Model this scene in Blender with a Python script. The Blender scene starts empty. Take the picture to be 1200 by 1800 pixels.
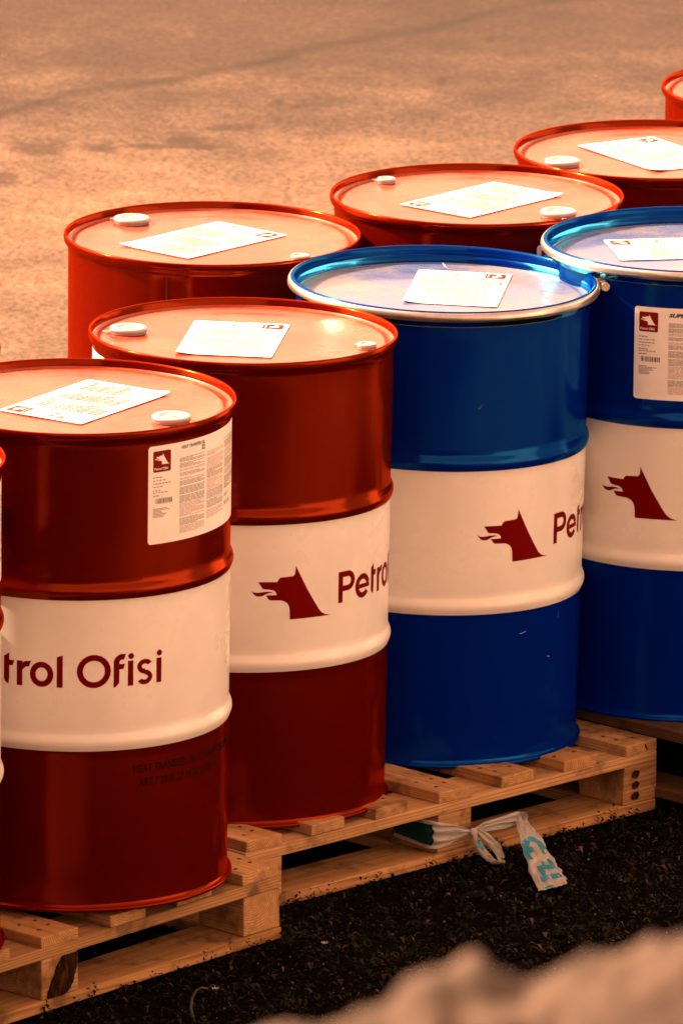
import bpy, bmesh, math, random
from mathutils import Vector, Matrix, noise
from mathutils.geometry import tessellate_polygon
random.seed(7)
R = math.radians
sc = bpy.context.scene
COL = sc.collection

# ------------------------------------------------------------------ camera
PIT, ROL, CH = 0.24079, 0.00955, 5.6752
fw = Vector((0, math.cos(PIT), -math.sin(PIT)))
rt = Vector((1, 0, 0)); up = rt.cross(fw)
r2 = rt * math.cos(ROL) + up * math.sin(ROL)
u2 = -rt * math.sin(ROL) + up * math.cos(ROL)
cd = bpy.data.cameras.new('camera'); cam = bpy.data.objects.new('camera', cd); COL.objects.link(cam)
m = Matrix((r2, u2, -fw)).transposed().to_4x4(); m.translation = (0, 0, CH); cam.matrix_world = m
cd.sensor_fit = 'VERTICAL'; cd.sensor_height = 36.0; cd.sensor_width = 24.0
cd.lens = 19105.3 / 1800 * 36.0
cd.clip_start = 0.5; cd.clip_end = 2000
cd.dof.use_dof = True; cd.dof.focus_distance = 20.4; cd.dof.aperture_fstop = 16.5; cd.dof.aperture_blades = 9
sc.camera = cam

# ------------------------------------------------------------------ sky and sun
SUN_EL = R(40); SUN_DIR = Vector((-0.94, 0.34, 0)).normalized() * math.cos(SUN_EL) + Vector((0, 0, math.sin(SUN_EL)))
w = bpy.data.worlds.new('World'); sc.world = w; w.use_nodes = True
nt = w.node_tree; bg = nt.nodes['Background']
sky = nt.nodes.new('ShaderNodeTexSky'); sky.sky_type = 'NISHITA'; sky.sun_disc = False
sky.sun_elevation = SUN_EL; sky.sun_rotation = math.atan2(SUN_DIR.x, SUN_DIR.y)
sky.dust_density = 4.0; sky.air_density = 1.0
hs = nt.nodes.new('ShaderNodeHueSaturation'); hs.inputs['Saturation'].default_value = 0.12
tint = nt.nodes.new('ShaderNodeMixRGB'); tint.blend_type = 'MULTIPLY'; tint.inputs[0].default_value = 1
tint.inputs[2].default_value = (1.0, 0.485, 0.275, 1)
nt.links.new(sky.outputs[0], hs.inputs['Color']); nt.links.new(hs.outputs[0], tint.inputs[1]); nt.links.new(tint.outputs[0], bg.inputs[0])
bg.inputs[1].default_value = 0.115
sd = bpy.data.lights.new('sun', 'SUN'); sd.energy = 3.0; sd.angle = R(0.6); sd.color = (1.0, 0.64, 0.40)
so = bpy.data.objects.new('sun', sd); COL.objects.link(so)
so.rotation_euler = SUN_DIR.to_track_quat('Z', 'Y').to_euler()
so.location = (-6, 22, 8)
sc.view_settings.view_transform = 'Standard'; sc.view_settings.look = 'None'
sc.view_settings.exposure = 2.72; sc.view_settings.gamma = 1.0; sc.view_settings.use_curve_mapping = False

# ------------------------------------------------------------------ node helpers
def newmat(name):
    mt = bpy.data.materials.new(name); mt.use_nodes = True
    return mt, mt.node_tree, mt.node_tree.nodes['Principled BSDF']
def N(t, typ, **kw):
    n = t.nodes.new(typ)
    for k, v in kw.items():
        if k in n.inputs: n.inputs[k].default_value = v
        else: setattr(n, k, v)
    return n
def L(t, a, b): t.links.new(a, b)
def ramp(t, fac, stops):
    r = t.nodes.new('ShaderNodeValToRGB'); els = r.color_ramp.elements
    while len(els) < len(stops): els.new(0.5)
    for e, (p, c) in zip(els, stops): e.position = p; e.color = (*c, 1) if len(c) == 3 else c
    L(t, fac, r.inputs[0]); return r
def mix(t, fac, a, b, mode='MIX'):
    x = t.nodes.new('ShaderNodeMixRGB'); x.blend_type = mode
    for i, v in ((0, fac), (1, a), (2, b)):
        if hasattr(v, 'is_output') or hasattr(v, 'links'): L(t, v, x.inputs[i])
        elif isinstance(v, (int, float)): x.inputs[i].default_value = v
        else: x.inputs[i].default_value = (*v, 1)
    return x.outputs[0]
def G(v): return (v, v, v)

def paint(name, col, rough=0.22, dust=0.0, dustcol=(.5, .34, .24), coat=0.0, spec=0.5, wear=0.35, stint=(1, 1, 1)):
    mt, t, b = newmat(name)
    tc = N(t, 'ShaderNodeTexCoord'); oi = N(t, 'ShaderNodeObjectInfo')
    off = N(t, 'ShaderNodeVectorMath', operation='ADD'); L(t, tc.outputs['Object'], off.inputs[0])
    sc_ = N(t, 'ShaderNodeVectorMath', operation='SCALE'); L(t, oi.outputs['Location'], sc_.inputs[0]); sc_.inputs['Scale'].default_value = 3.7
    L(t, sc_.outputs[0], off.inputs[1])
    n1 = N(t, 'ShaderNodeTexNoise', Scale=5.0, Detail=6.0, Roughness=0.65); L(t, off.outputs[0], n1.inputs['Vector'])
    n2 = N(t, 'ShaderNodeTexNoise', Scale=900.0, Detail=2.0); L(t, off.outputs[0], n2.inputs['Vector'])
    n3 = N(t, 'ShaderNodeTexNoise', Scale=38.0, Detail=5.0, Roughness=0.7); L(t, off.outputs[0], n3.inputs['Vector'])
    c = mix(t, ramp(t, n1.outputs[0], [(.3, G(0)), (.8, G(1))]).outputs[0], col, tuple(x * .82 for x in col))
    spk = ramp(t, n3.outputs[0], [(.66, G(0)), (.74, G(wear))])
    c = mix(t, spk.outputs[0], c, tuple(min(1, x * .6 + .02) for x in col))
    if dust > 0:
        v = N(t, 'ShaderNodeTexVoronoi', Scale=26.0); v.feature = 'SMOOTH_F1'; L(t, off.outputs[0], v.inputs['Vector'])
        d1 = ramp(t, n1.outputs[0], [(.40, G(dust * .05)), (.60, G(dust * 1.5))])
        d2 = ramp(t, n3.outputs[0], [(.3, G(.94)), (.75, G(1.04))])
        d = mix(t, 1.0, d1.outputs[0], d2.outputs[0], 'MULTIPLY')
        c = mix(t, d, c, dustcol)
        rr = ramp(t, n1.outputs[0], [(.35, G(rough * .75)), (.7, G(min(1, rough * 1.5)))])
    else:
        rr = ramp(t, n1.outputs[0], [(.3, G(rough * .85)), (.75, G(rough * 1.3))])
    L(t, c, b.inputs['Base Color']); L(t, rr.outputs[0], b.inputs['Roughness'])
    b.inputs['Specular IOR Level'].default_value = spec
    b.inputs['Coat Weight'].default_value = coat; b.inputs['Coat Roughness'].default_value = .08
    bp = N(t, 'ShaderNodeBump', Strength=.05, Distance=.0006); 
    hsum = N(t, 'ShaderNodeMath', operation='ADD'); L(t, n2.outputs[0], hsum.inputs[0]); 
    hm = N(t, 'ShaderNodeMath', operation='MULTIPLY'); L(t, n1.outputs[0], hm.inputs[0]); hm.inputs[1].default_value = 14.0
    L(t, hm.outputs[0], hsum.inputs[1]); L(t, hsum.outputs[0], bp.inputs['Height'])
    L(t, bp.outputs[0], b.inputs['Normal'])
    if stint != (1, 1, 1):      # enamel whose pigment tints its gloss
        df = N(t, 'ShaderNodeBsdfDiffuse'); L(t, c, df.inputs[0]); L(t, bp.outputs[0], df.inputs['Normal'])
        gl = N(t, 'ShaderNodeBsdfGlossy'); gl.inputs[0].default_value = (*stint, 1); L(t, rr.outputs[0], gl.inputs['Roughness']); L(t, bp.outputs[0], gl.inputs['Normal'])
        fr = N(t, 'ShaderNodeFresnel', IOR=spec); L(t, bp.outputs[0], fr.inputs['Normal'])
        ms = N(t, 'ShaderNodeMixShader'); L(t, fr.outputs[0], ms.inputs[0]); L(t, df.outputs[0], ms.inputs[1]); L(t, gl.outputs[0], ms.inputs[2])
        L(t, ms.outputs[0], t.nodes['Material Output'].inputs[0]); t.nodes.remove(b)
    return mt
def plain(name, col, rough=.5, metal=0.0, var=.15, scale=60, spec=.5, bump=0.0):
    mt, t, b = newmat(name)
    tc = N(t, 'ShaderNodeTexCoord'); n = N(t, 'ShaderNodeTexNoise', Scale=float(scale), Detail=5.0, Roughness=.6); L(t, tc.outputs['Object'], n.inputs['Vector'])
    c = ramp(t, n.outputs[0], [(.3, tuple(x * (1 - var) for x in col)), (.7, tuple(min(1, x * (1 + var)) for x in col))])
    L(t, c.outputs[0], b.inputs['Base Color']); b.inputs['Roughness'].default_value = rough; b.inputs['Metallic'].default_value = metal
    b.inputs['Specular IOR Level'].default_value = spec
    if bump:
        bp = N(t, 'ShaderNodeBump', Strength=bump, Distance=.002); L(t, n.outputs[0], bp.inputs['Height']); L(t, bp.outputs[0], b.inputs['Normal'])
    return mt

RED = (.070, .0018, .0002); BLUE = (.0003, .011, .19); WHITE = (.78, .74, .70)
M_red = paint('red_paint', RED, .15, stint=(1, .12, .03), spec=1.85); M_blue = paint('blue_paint', BLUE, .12, stint=(.04, .42, .85), spec=1.7); M_white = paint('white_paint', WHITE, .28, coat=.2, wear=.0)
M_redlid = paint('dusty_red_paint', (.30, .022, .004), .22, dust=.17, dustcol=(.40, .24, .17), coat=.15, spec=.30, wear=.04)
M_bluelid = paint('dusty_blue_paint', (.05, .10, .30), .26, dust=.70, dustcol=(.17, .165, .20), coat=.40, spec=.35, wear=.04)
M_ink = plain('red_ink', (.125, .0004, .0003), .5, var=.05, spec=.03)
M_black = plain('black_ink', (.012, .010, .012), .5)
M_grey = plain('grey_ink', (.16, .14, .14), .5)
M_pink = plain('faded_ink', (.42, .30, .28), .5)
M_stamp = plain('stencil_ink', (.006, .001, .001), .7, spec=.05)
M_label = plain('label_paper', (.80, .78, .76), .34, spec=.6, var=.06, scale=25)
M_logored = plain('label_red', (.17, .004, .003), .5, var=.05, spec=.1)
M_cap = plain('white_plastic', (.33, .33, .35), .35, var=.04)
M_seam = plain('seam_red', (.02, .001, .001), .5)
M_galv = plain('galvanised_steel', (.50, .47, .45), .30, metal=.92, var=.25, scale=14)
M_bolt = plain('bolt_steel', (.55, .50, .46), .35, metal=.9)
M_rust = plain('rust', (.32, .12, .05), .8)

def wood_mat(name='pine_wood', dark=1.0):
    mt, t, b = newmat(name)
    tc = N(t, 'ShaderNodeTexCoord'); oi = N(t, 'ShaderNodeObjectInfo')
    # per-object random offset of the pith, grain runs along local Y
    cx = N(t, 'ShaderNodeCombineXYZ')
    ma = N(t, 'ShaderNodeMapRange'); L(t, oi.outputs['Random'], ma.inputs[0]); ma.inputs[3].default_value = -.05; ma.inputs[4].default_value = .06
    m2 = N(t, 'ShaderNodeMath', operation='MULTIPLY'); L(t, oi.outputs['Random'], m2.inputs[0]); m2.inputs[1].default_value = 37.3
    m3 = N(t, 'ShaderNodeMath', operation='FRACT'); L(t, m2.outputs[0], m3.inputs[0])
    mb = N(t, 'ShaderNodeMapRange'); L(t, m3.outputs[0], mb.inputs[0]); mb.inputs[3].default_value = -.09; mb.inputs[4].default_value = -.01
    m4 = N(t, 'ShaderNodeMath', operation='MULTIPLY'); L(t, m3.outputs[0], m4.inputs[0]); m4.inputs[1].default_value = 5.0
    L(t, ma.outputs[0], cx.inputs[0]); L(t, m4.outputs[0], cx.inputs[1]); L(t, mb.outputs[0], cx.inputs[2])
    ad = N(t, 'ShaderNodeVectorMath', operation='ADD'); L(t, tc.outputs['Object'], ad.inputs[0]); L(t, cx.outputs[0], ad.inputs[1])
    st = N(t, 'ShaderNodeVectorMath', operation='MULTIPLY'); L(t, ad.outputs[0], st.inputs[0]); st.inputs[1].default_value = (1, .06, 1)
    nd = N(t, 'ShaderNodeTexNoise', Scale=9.0, Detail=3.0); L(t, st.outputs[0], nd.inputs['Vector'])
    ds = N(t, 'ShaderNodeVectorMath', operation='MULTIPLY'); L(t, ad.outputs[0], ds.inputs[0]); ds.inputs[1].default_value = (1, 0, 1)
    ln = N(t, 'ShaderNodeVectorMath', operation='LENGTH'); L(t, ds.outputs[0], ln.inputs[0])
    k = N(t, 'ShaderNodeMath', operation='MULTIPLY'); L(t, ln.outputs['Value'], k.inputs[0]); k.inputs[1].default_value = 1300.0
    kn = N(t, 'ShaderNodeMath', operation='MULTIPLY_ADD'); L(t, nd.outputs[0], kn.inputs[0]); kn.inputs[1].default_value = 36.0; L(t, k.outputs[0], kn.inputs[2])
    sn = N(t, 'ShaderNodeMath', operation='SINE'); L(t, kn.outputs[0], sn.inputs[0])
    rg = ramp(t, sn.outputs[0], [(0.0, (.50, .32, .17)), (.7, (.42, .25, .115)), (1.0, (.26, .135, .055))])
    fine = N(t, 'ShaderNodeTexNoise', Scale=55.0, Detail=6.0, Roughness=.7); L(t, st.outputs[0], fine.inputs['Vector'])
    c = mix(t, ramp(t, fine.outputs[0], [(.38, G(0)), (.66, G(.8))]).outputs[0], rg.outputs[0], (.25, .14, .065))
    big = N(t, 'ShaderNodeTexNoise', Scale=10.0, Detail=5.0, Roughness=.65); L(t, ad.outputs[0], big.inputs['Vector'])
    c = mix(t, ramp(t, big.outputs[0], [(.53, G(0)), (.66, G(.85))]).outputs[0], c, (.13, .075, .038))
    # knots / bark
    vo = N(t, 'ShaderNodeTexVoronoi', Scale=5.0); 
    vs = N(t, 'ShaderNodeVectorMath', operation='MULTIPLY'); L(t, ad.outputs[0], vs.inputs[0]); vs.inputs[1].default_value = (1.6, .8, 1.6)
    L(t, vs.outputs[0], vo.inputs['Vector'])
    kd = N(t, 'ShaderNodeMath', operation='MULTIPLY_ADD'); L(t, fine.outputs[0], kd.inputs[0]); kd.inputs[1].default_value = .12; L(t, vo.outputs['Distance'], kd.inputs[2])
    c = mix(t, ramp(t, kd.outputs[0], [(.10, G(.9)), (.155, G(0))]).outputs[0], c, (.11, .045, .018))
    # tone per board
    tn = ramp(t, m3.outputs[0], [(0, (.72, .60, .46)), (.5, (1, .92, .80)), (1, (.88, .72, .52))])
    c = mix(t, 1.0, c, tn.outputs[0], 'MULTIPLY')
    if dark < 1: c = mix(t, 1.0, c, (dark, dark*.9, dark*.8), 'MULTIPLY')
    L(t, c, b.inputs['Base Color']); b.inputs['Roughness'].default_value = .8; b.inputs['Specular IOR Level'].default_value = .25
    bp = N(t, 'ShaderNodeBump', Strength=.5, Distance=.0012); L(t, fine.outputs[0], bp.inputs['Height']); L(t, bp.outputs[0], b.inputs['Normal'])
    return mt
M_wood = wood_mat()
M_shadewood = wood_mat('shaded_wood', .22)  # same pine with deep shade put into its colour
def bark_mat():
    mt, t, b = newmat('bark')
    tc = N(t, 'ShaderNodeTexCoord'); mp = N(t, 'ShaderNodeMapping'); L(t, tc.outputs['Object'], mp.inputs[0]); mp.inputs['Rotation'].default_value = (0, R(-28), 0); mp.inputs['Scale'].default_value = (150, 30, 22)
    n = N(t, 'ShaderNodeTexNoise', Scale=1.0, Detail=6.0, Roughness=.7); L(t, mp.outputs[0], n.inputs['Vector'])
    r = ramp(t, n.outputs[0], [(.34, (.006, .003, .002)), (.50, (.022, .010, .005)), (.62, (.07, .026, .010)), (.78, (.16, .065, .025))])
    L(t, r.outputs[0], b.inputs['Base Color']); b.inputs['Roughness'].default_value = .95; b.inputs['Specular IOR Level'].default_value = 0
    bp = N(t, 'ShaderNodeBump', Strength=.9, Distance=.003); L(t, n.outputs[0], bp.inputs['Height']); L(t, bp.outputs[0], b.inputs['Normal'])
    return mt
M_bark = bark_mat()

STAINS = [(-.784,27.09,.07,.10),(-.416,27.21,.05,.10),(-.302,27.36,.085,.045),(-.617,27.09,.05,.07),(-.87,26.73,.06,.10),(.250,27.98,.016,.06),(-.173,27.7,.014,.05),(.383,28.54,.012,.05),(-.45,27.12,.16,.03)]
def ground_mat():
    mt, t, b = newmat('worn_asphalt')
    tc = N(t, 'ShaderNodeTexCoord')
    def nz(s_, d, r): 
        n = N(t, 'ShaderNodeTexNoise', Scale=s_, Detail=d, Roughness=r); L(t, tc.outputs['Object'], n.inputs['Vector']); return n.outputs[0]
    n1, n2, n3, n4 = nz(1.1, 7.0, .66), nz(7.0, 6.0, .75), nz(60.0, 5.0, .9), nz(2.6, 5.0, .6)
    v = N(t, 'ShaderNodeTexVoronoi', Scale=120.0); L(t, tc.outputs['Object'], v.inputs['Vector'])
    base = ramp(t, n1, [(.30, (.050, .037, .031)), (.44, (.097, .069, .051)), (.62, (.152, .105, .072))])
    c = mix(t, .8, base.outputs[0], ramp(t, n2, [(.3, G(.62)), (.7, G(1.25))]).outputs[0], 'MULTIPLY')
    c = mix(t, .8, c, ramp(t, n3, [(.40, G(.30)), (.60, G(1.7))]).outputs[0], 'MULTIPLY')
    c = mix(t, .35, c, ramp(t, v.outputs['Color'], [(.0, G(.4)), (1, G(1.6))]).outputs[0], 'MULTIPLY')
    sep = N(t, 'ShaderNodeSeparateXYZ'); L(t, tc.outputs['Object'], sep.inputs[0])
    def M(op, a, b_=0.0, c_=None):
        q = N(t, 'ShaderNodeMath', operation=op)
        for i, val in enumerate((a, b_, c_)):
            if val is None: continue
            if isinstance(val, (int, float)): q.inputs[i].default_value = val
            else: L(t, val, q.inputs[i])
        return q.outputs[0]
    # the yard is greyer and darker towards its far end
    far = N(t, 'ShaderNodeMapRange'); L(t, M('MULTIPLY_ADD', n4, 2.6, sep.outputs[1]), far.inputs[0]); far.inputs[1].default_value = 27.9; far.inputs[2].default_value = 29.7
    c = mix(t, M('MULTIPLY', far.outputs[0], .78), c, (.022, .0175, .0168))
    jit = M('MULTIPLY_ADD', n2, 2.6, -1.3)
    tot = None
    for (x, y, rx, ry) in STAINS:
        dx = M('MULTIPLY', M('SUBTRACT', sep.outputs[0], x), 1/rx); dy = M('MULTIPLY', M('SUBTRACT', sep.outputs[1], y), 1/ry)
        d = M('ADD', M('SQRT', M('ADD', M('MULTIPLY', dx, dx), M('MULTIPLY', dy, dy))), jit)
        mm = N(t, 'ShaderNodeMapRange'); L(t, d, mm.inputs[0]); mm.inputs[1].default_value = 1.3; mm.inputs[2].default_value = .55; mm.inputs[3].default_value = 0; mm.inputs[4].default_value = .68
        tot = mm.outputs[0] if tot is None else M('MAXIMUM', tot, mm.outputs[0])
    fc = N(t, 'ShaderNodeFloatCurve'); cv = fc.mapping.curves[0]
    P = [(-4.0,24.6),(-2.2,26.2),(-1.3,27.05),(-.89,27.52),(-.71,27.79),(-.53,27.91),(-.28,28.15),(-.01,28.5),(.23,28.71),(.45,29.0),(1.0,29.4),(2.2,30.6),(4.0,32.2)]
    while len(cv.points) < len(P): cv.points.new(.5, .5)
    for q, (px_, py_) in zip(cv.points, P): q.location = ((px_+4)/8, (py_-24)/9)
    fc.mapping.update()
    L(t, M('MULTIPLY_ADD', sep.outputs[0], .125, .5), fc.inputs['Value'])
    yy = M('MULTIPLY_ADD', fc.outputs[0], 9.0, 24.0)
    dd = M('ABSOLUTE', M('ADD', M('SUBTRACT', sep.outputs[1], yy), M('MULTIPLY_ADD', n2, .16, -.08)))
    ck = N(t, 'ShaderNodeMapRange'); L(t, dd, ck.inputs[0]); ck.inputs[1].default_value = .085; ck.inputs[2].default_value = .015; ck.inputs[3].default_value = 0; ck.inputs[4].default_value = .85
    tot = M('MAXIMUM', tot, M('MULTIPLY', ck.outputs[0], ramp(t, n4, [(.35, G(.35)), (.6, G(1))]).outputs[0]))
    c = mix(t, tot, c, (.022, .018, .015))
    L(t, c, b.inputs['Base Color']); b.inputs['Roughness'].default_value = .95; b.inputs['Specular IOR Level'].default_value = .2
    bp = N(t, 'ShaderNodeBump', Strength=.6, Distance=.008); L(t, n3, bp.inputs['Height']); L(t, bp.outputs[0], b.inputs['Normal'])
    return mt
M_ground = ground_mat()
M_soil = plain('dark_soil', (.0035, .0028, .0022), 1.0, var=.7, scale=55, spec=.0, bump=1.0)
M_peb = plain('pebble', (.07, .055, .045), .9, var=.5, scale=80)
M_stone = plain('pale_stone', (.058, .043, .035), .95, var=.6, scale=24, spec=.2, bump=.8)

def leaf_mat():
    mt, t, b = newmat('weed_leaf')
    g = N(t, 'ShaderNodeNewGeometry')
    r = ramp(t, g.outputs['Random Per Island'], [(0, (.0018, .0022, .0012)), (.5, (.005, .006, .003)), (.82, (.014, .013, .006)), (.96, (.030, .020, .010)), (1, (.075, .052, .032))])
    L(t, r.outputs[0], b.inputs['Base Color']); b.inputs['Roughness'].default_value = .7; b.inputs['Specular IOR Level'].default_value = .06
    return mt
M_leaf = leaf_mat()
M_straw = plain('dry_stalk', (.07, .062, .035), .8, var=.3)
M_petal = plain('petal', (.26, .23, .20), .7, var=.1)
def film_mat():
    mt, t, b = newmat('plastic_film')
    tr = N(t, 'ShaderNodeBsdfTranslucent'); tr.inputs[0].default_value = (.8, .77, .74, 1)
    b.inputs['Base Color'].default_value = (.50, .48, .46, 1); b.inputs['Roughness'].default_value = .38
    ms = N(t, 'ShaderNodeMixShader'); ms.inputs[0].default_value = .45
    out = t.nodes['Material Output']; L(t, b.outputs[0], ms.inputs[1]); L(t, tr.outputs[0], ms.inputs[2]); L(t, ms.outputs[0], out.inputs[0])
    return mt
M_film = film_mat()
M_shadeteal = plain('shaded_teal_print', (.003, .035, .038), .5, spec=.1)  # teal print darkened in colour for the deep shade at the band's end
M_teal = plain('teal_print', (.02, .20, .30), .4, var=.15, scale=90)

# ------------------------------------------------------------------ object helpers
def obj(name, bm, mats, parent=None, smooth=None):
    me = bpy.data.meshes.new(name)
    if smooth is not None:
        for f in bm.faces: f.smooth = True
        for e in bm.edges:
            if len(e.link_faces) == 2 and e.calc_face_angle(0) > smooth: e.smooth = False
    bm.to_mesh(me); bm.free()
    for mt in (mats if isinstance(mats, (list, tuple)) else [mats]): me.materials.append(mt)
    o = bpy.data.objects.new(name, me); COL.objects.link(o)
    if parent: o.parent = parent
    return o
def tag(o, label, cat, group=None):
    o['label'] = label; o['category'] = cat
    if group: o['group'] = group
    return o
def struct(o): o['kind'] = 'structure'; return o
def empty(name, loc):
    o = bpy.data.objects.new(name, None); COL.objects.link(o); o.location = loc; o.empty_display_size = .1; return o
def add_box(bm, x0, x1, y0, y1, z0, z1, bev=0.0, mi=0):
    vs = [bm.verts.new(p) for p in ((x0,y0,z0),(x1,y0,z0),(x1,y1,z0),(x0,y1,z0),(x0,y0,z1),(x1,y0,z1),(x1,y1,z1),(x0,y1,z1))]
    fs = [bm.faces.new([vs[i] for i in q]) for q in ((3,2,1,0),(4,5,6,7),(0,1,5,4),(1,2,6,5),(2,3,7,6),(3,0,4,7))]
    for f in fs: f.material_index = mi
    if bev: bmesh.ops.bevel(bm, geom=list({e for f in fs for e in f.edges}), offset=bev, segments=1, affect='EDGES', clamp_overlap=True)
def lathe(bm, prof, seg=160, cap0=False, cap1=False, midx=None):
    rings = []
    for r, z in prof:
        rings.append([bm.verts.new((r * math.cos(2*math.pi*i/seg), r * math.sin(2*math.pi*i/seg), z)) for i in range(seg)])
    for k in range(len(prof) - 1):
        for i in range(seg):
            j = (i + 1) % seg
            f = bm.faces.new((rings[k][i], rings[k][j], rings[k+1][j], rings[k+1][i]))
            if midx: f.material_index = midx(.5 * (prof[k][1] + prof[k+1][1]))
    if cap0: bm.faces.new(rings[0][::-1])
    if cap1: bm.faces.new(rings[-1])
    return rings

# 2D artwork (metres, x right, y up) ---------------------------------------
def poly(bm, pts, z=0.0, mi=0):
    a = sum(pts[i][0]*pts[(i+1)%len(pts)][1] - pts[(i+1)%len(pts)][0]*pts[i][1] for i in range(len(pts)))
    if a < 0: pts = pts[::-1]
    f = bm.faces.new([bm.verts.new((x, y, z)) for x, y in pts]); f.material_index = mi
    return f
def rect(bm, x0, y0, x1, y1, z=0.0, mi=0):
    return poly(bm, [(x0,y0),(x1,y0),(x1,y1),(x0,y1)], z, mi)
def rrect(bm, x0, y0, x1, y1, r, z=0.0, mi=0):
    pts = []
    for cx, cy, a in ((x1-r,y1-r,0),(x0+r,y1-r,90),(x0+r,y0+r,180),(x1-r,y0+r,270)):
        for k in range(5): t = R(a + k*22.5); pts.append((cx + r*math.cos(t), cy + r*math.sin(t)))
    return poly(bm, pts, z, mi)
def arc(bm, cx, cy, ro, ri, a0, a1, z=0.0, mi=0, sy=1.0, n=22):
    o = [(cx + ro*math.cos(R(a0+(a1-a0)*k/n)), cy + ro*sy*math.sin(R(a0+(a1-a0)*k/n))) for k in range(n+1)]
    i = [(cx + ri*math.cos(R(a0+(a1-a0)*k/n)), cy + (ro*sy-(ro-ri))*math.sin(R(a0+(a1-a0)*k/n))) for k in range(n+1)]
    for k in range(n): poly(bm, [o[k], o[k+1], i[k+1], i[k]], z, mi)
def bisect_x(bm, step):
    xs = [v.co.x for v in bm.verts]
    if not xs: return
    x = math.floor(min(xs)/step)*step + step
    while x < max(xs):
        bmesh.ops.bisect_plane(bm, geom=bm.verts[:]+bm.edges[:]+bm.faces[:], plane_co=(x,0,0), plane_no=(1,0,0), dist=1e-7)
        x += step
def wrap(bm, ang0, z0, rad, step=.008):
    bisect_x(bm, step)
    for v in bm.verts:
        t = R(ang0) + v.co.x / rad; r = rad + v.co.z
        v.co = Vector((r*math.cos(t), r*math.sin(t), z0 + v.co.y))
def flat(bm, o, ex, ey):
    o = Vector(o); ex = Vector(ex).normalized(); ey = Vector(ey).normalized(); ez = ex.cross(ey)
    for v in bm.verts: v.co = o + ex*v.co.x + ey*v.co.y + ez*v.co.z
def text(bm, s, x, y, size, z=0.0, mi=0, sx=1.0, shear=0.0, align='LEFT', bold=0.0):
    cu = bpy.data.curves.new('lettering', 'FONT'); cu.body = s; cu.size = size; cu.shear = shear; cu.align_x = align; cu.offset = bold; cu.resolution_u = 3
    o = bpy.data.objects.new('lettering', cu); COL.objects.link(o)
    dg = bpy.context.evaluated_depsgraph_get(); me = bpy.data.meshes.new_from_object(o.evaluated_get(dg))
    t = bmesh.new(); t.from_mesh(me); vm = {}
    for v in t.verts: vm[v.index] = bm.verts.new((x + v.co.x*sx, y + v.co.y, z))
    for f in t.faces:
        try: g = bm.faces.new([vm[v.index] for v in f.verts]); g.material_index = mi
        except ValueError: pass
    t.free(); bpy.data.objects.remove(o); bpy.data.curves.remove(cu); bpy.data.meshes.remove(me)

WOLF = [(-71.1,26.2),(-33.8,25.6),(-31.4,30.8),(-27.2,33.8),(-2.0,35.3),(1.2,38.8),(2.2,46),(2.6,55.6),(26.6,9.1),(43.8,-19.1),(55.6,-36.8),(61.0,-41.9),(67.6,-45.8),(80.4,-49.0),(69.2,-49.0),(44.4,-49.0),(14.2,-49.3),(-7.7,-49.5),(-8.6,-29.6),(-10.0,-23.2),(-13.2,-17.5),(-17.9,-13.9),(-25.6,-11.0),(-47.0,-10.0),(-50.0,-8.4),(-52.0,-5.6),(-55.9,-0.2),(-34.6,0.0),(-35.5,4.1),(-38.0,7.2),(-41.6,9.4),(-47.3,10.6),(-61.0,12.2),(-63.5,15.0),(-66.1,19.3)]
TONG = [(-83.8,10.2),(-81.1,7.7),(-77.6,5.9),(-72.0,5.4),(-65.8,6.0),(-58.5,7.1),(-48.5,7.1),(-41.5,4.6),(-49.7,4.4),(-55.9,2.3),(-60.8,-0.6),(-65.7,-1.8),(-71.9,-1.9),(-76.8,0.1),(-80.5,4.2)]
def wolf(bm, x, y, s, z=0.0, mi=0):
    for P in (WOLF, TONG):
        vs = [bm.verts.new((x + a*s, y + b*s, z)) for a, b in P]
        for tri in tessellate_polygon([[Vector((a, b, 0)) for a, b in P]]):
            (ax, ay), (bx, by), (cx_, cy_) = (P[q] for q in tri)
            cr_ = (bx-ax)*(cy_-ay) - (cx_-ax)*(by-ay)
            if abs(cr_) < 1e-6: continue
            f = bm.faces.new([vs[q] for q in (tri if cr_ > 0 else tri[::-1])]); f.material_index = mi
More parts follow.
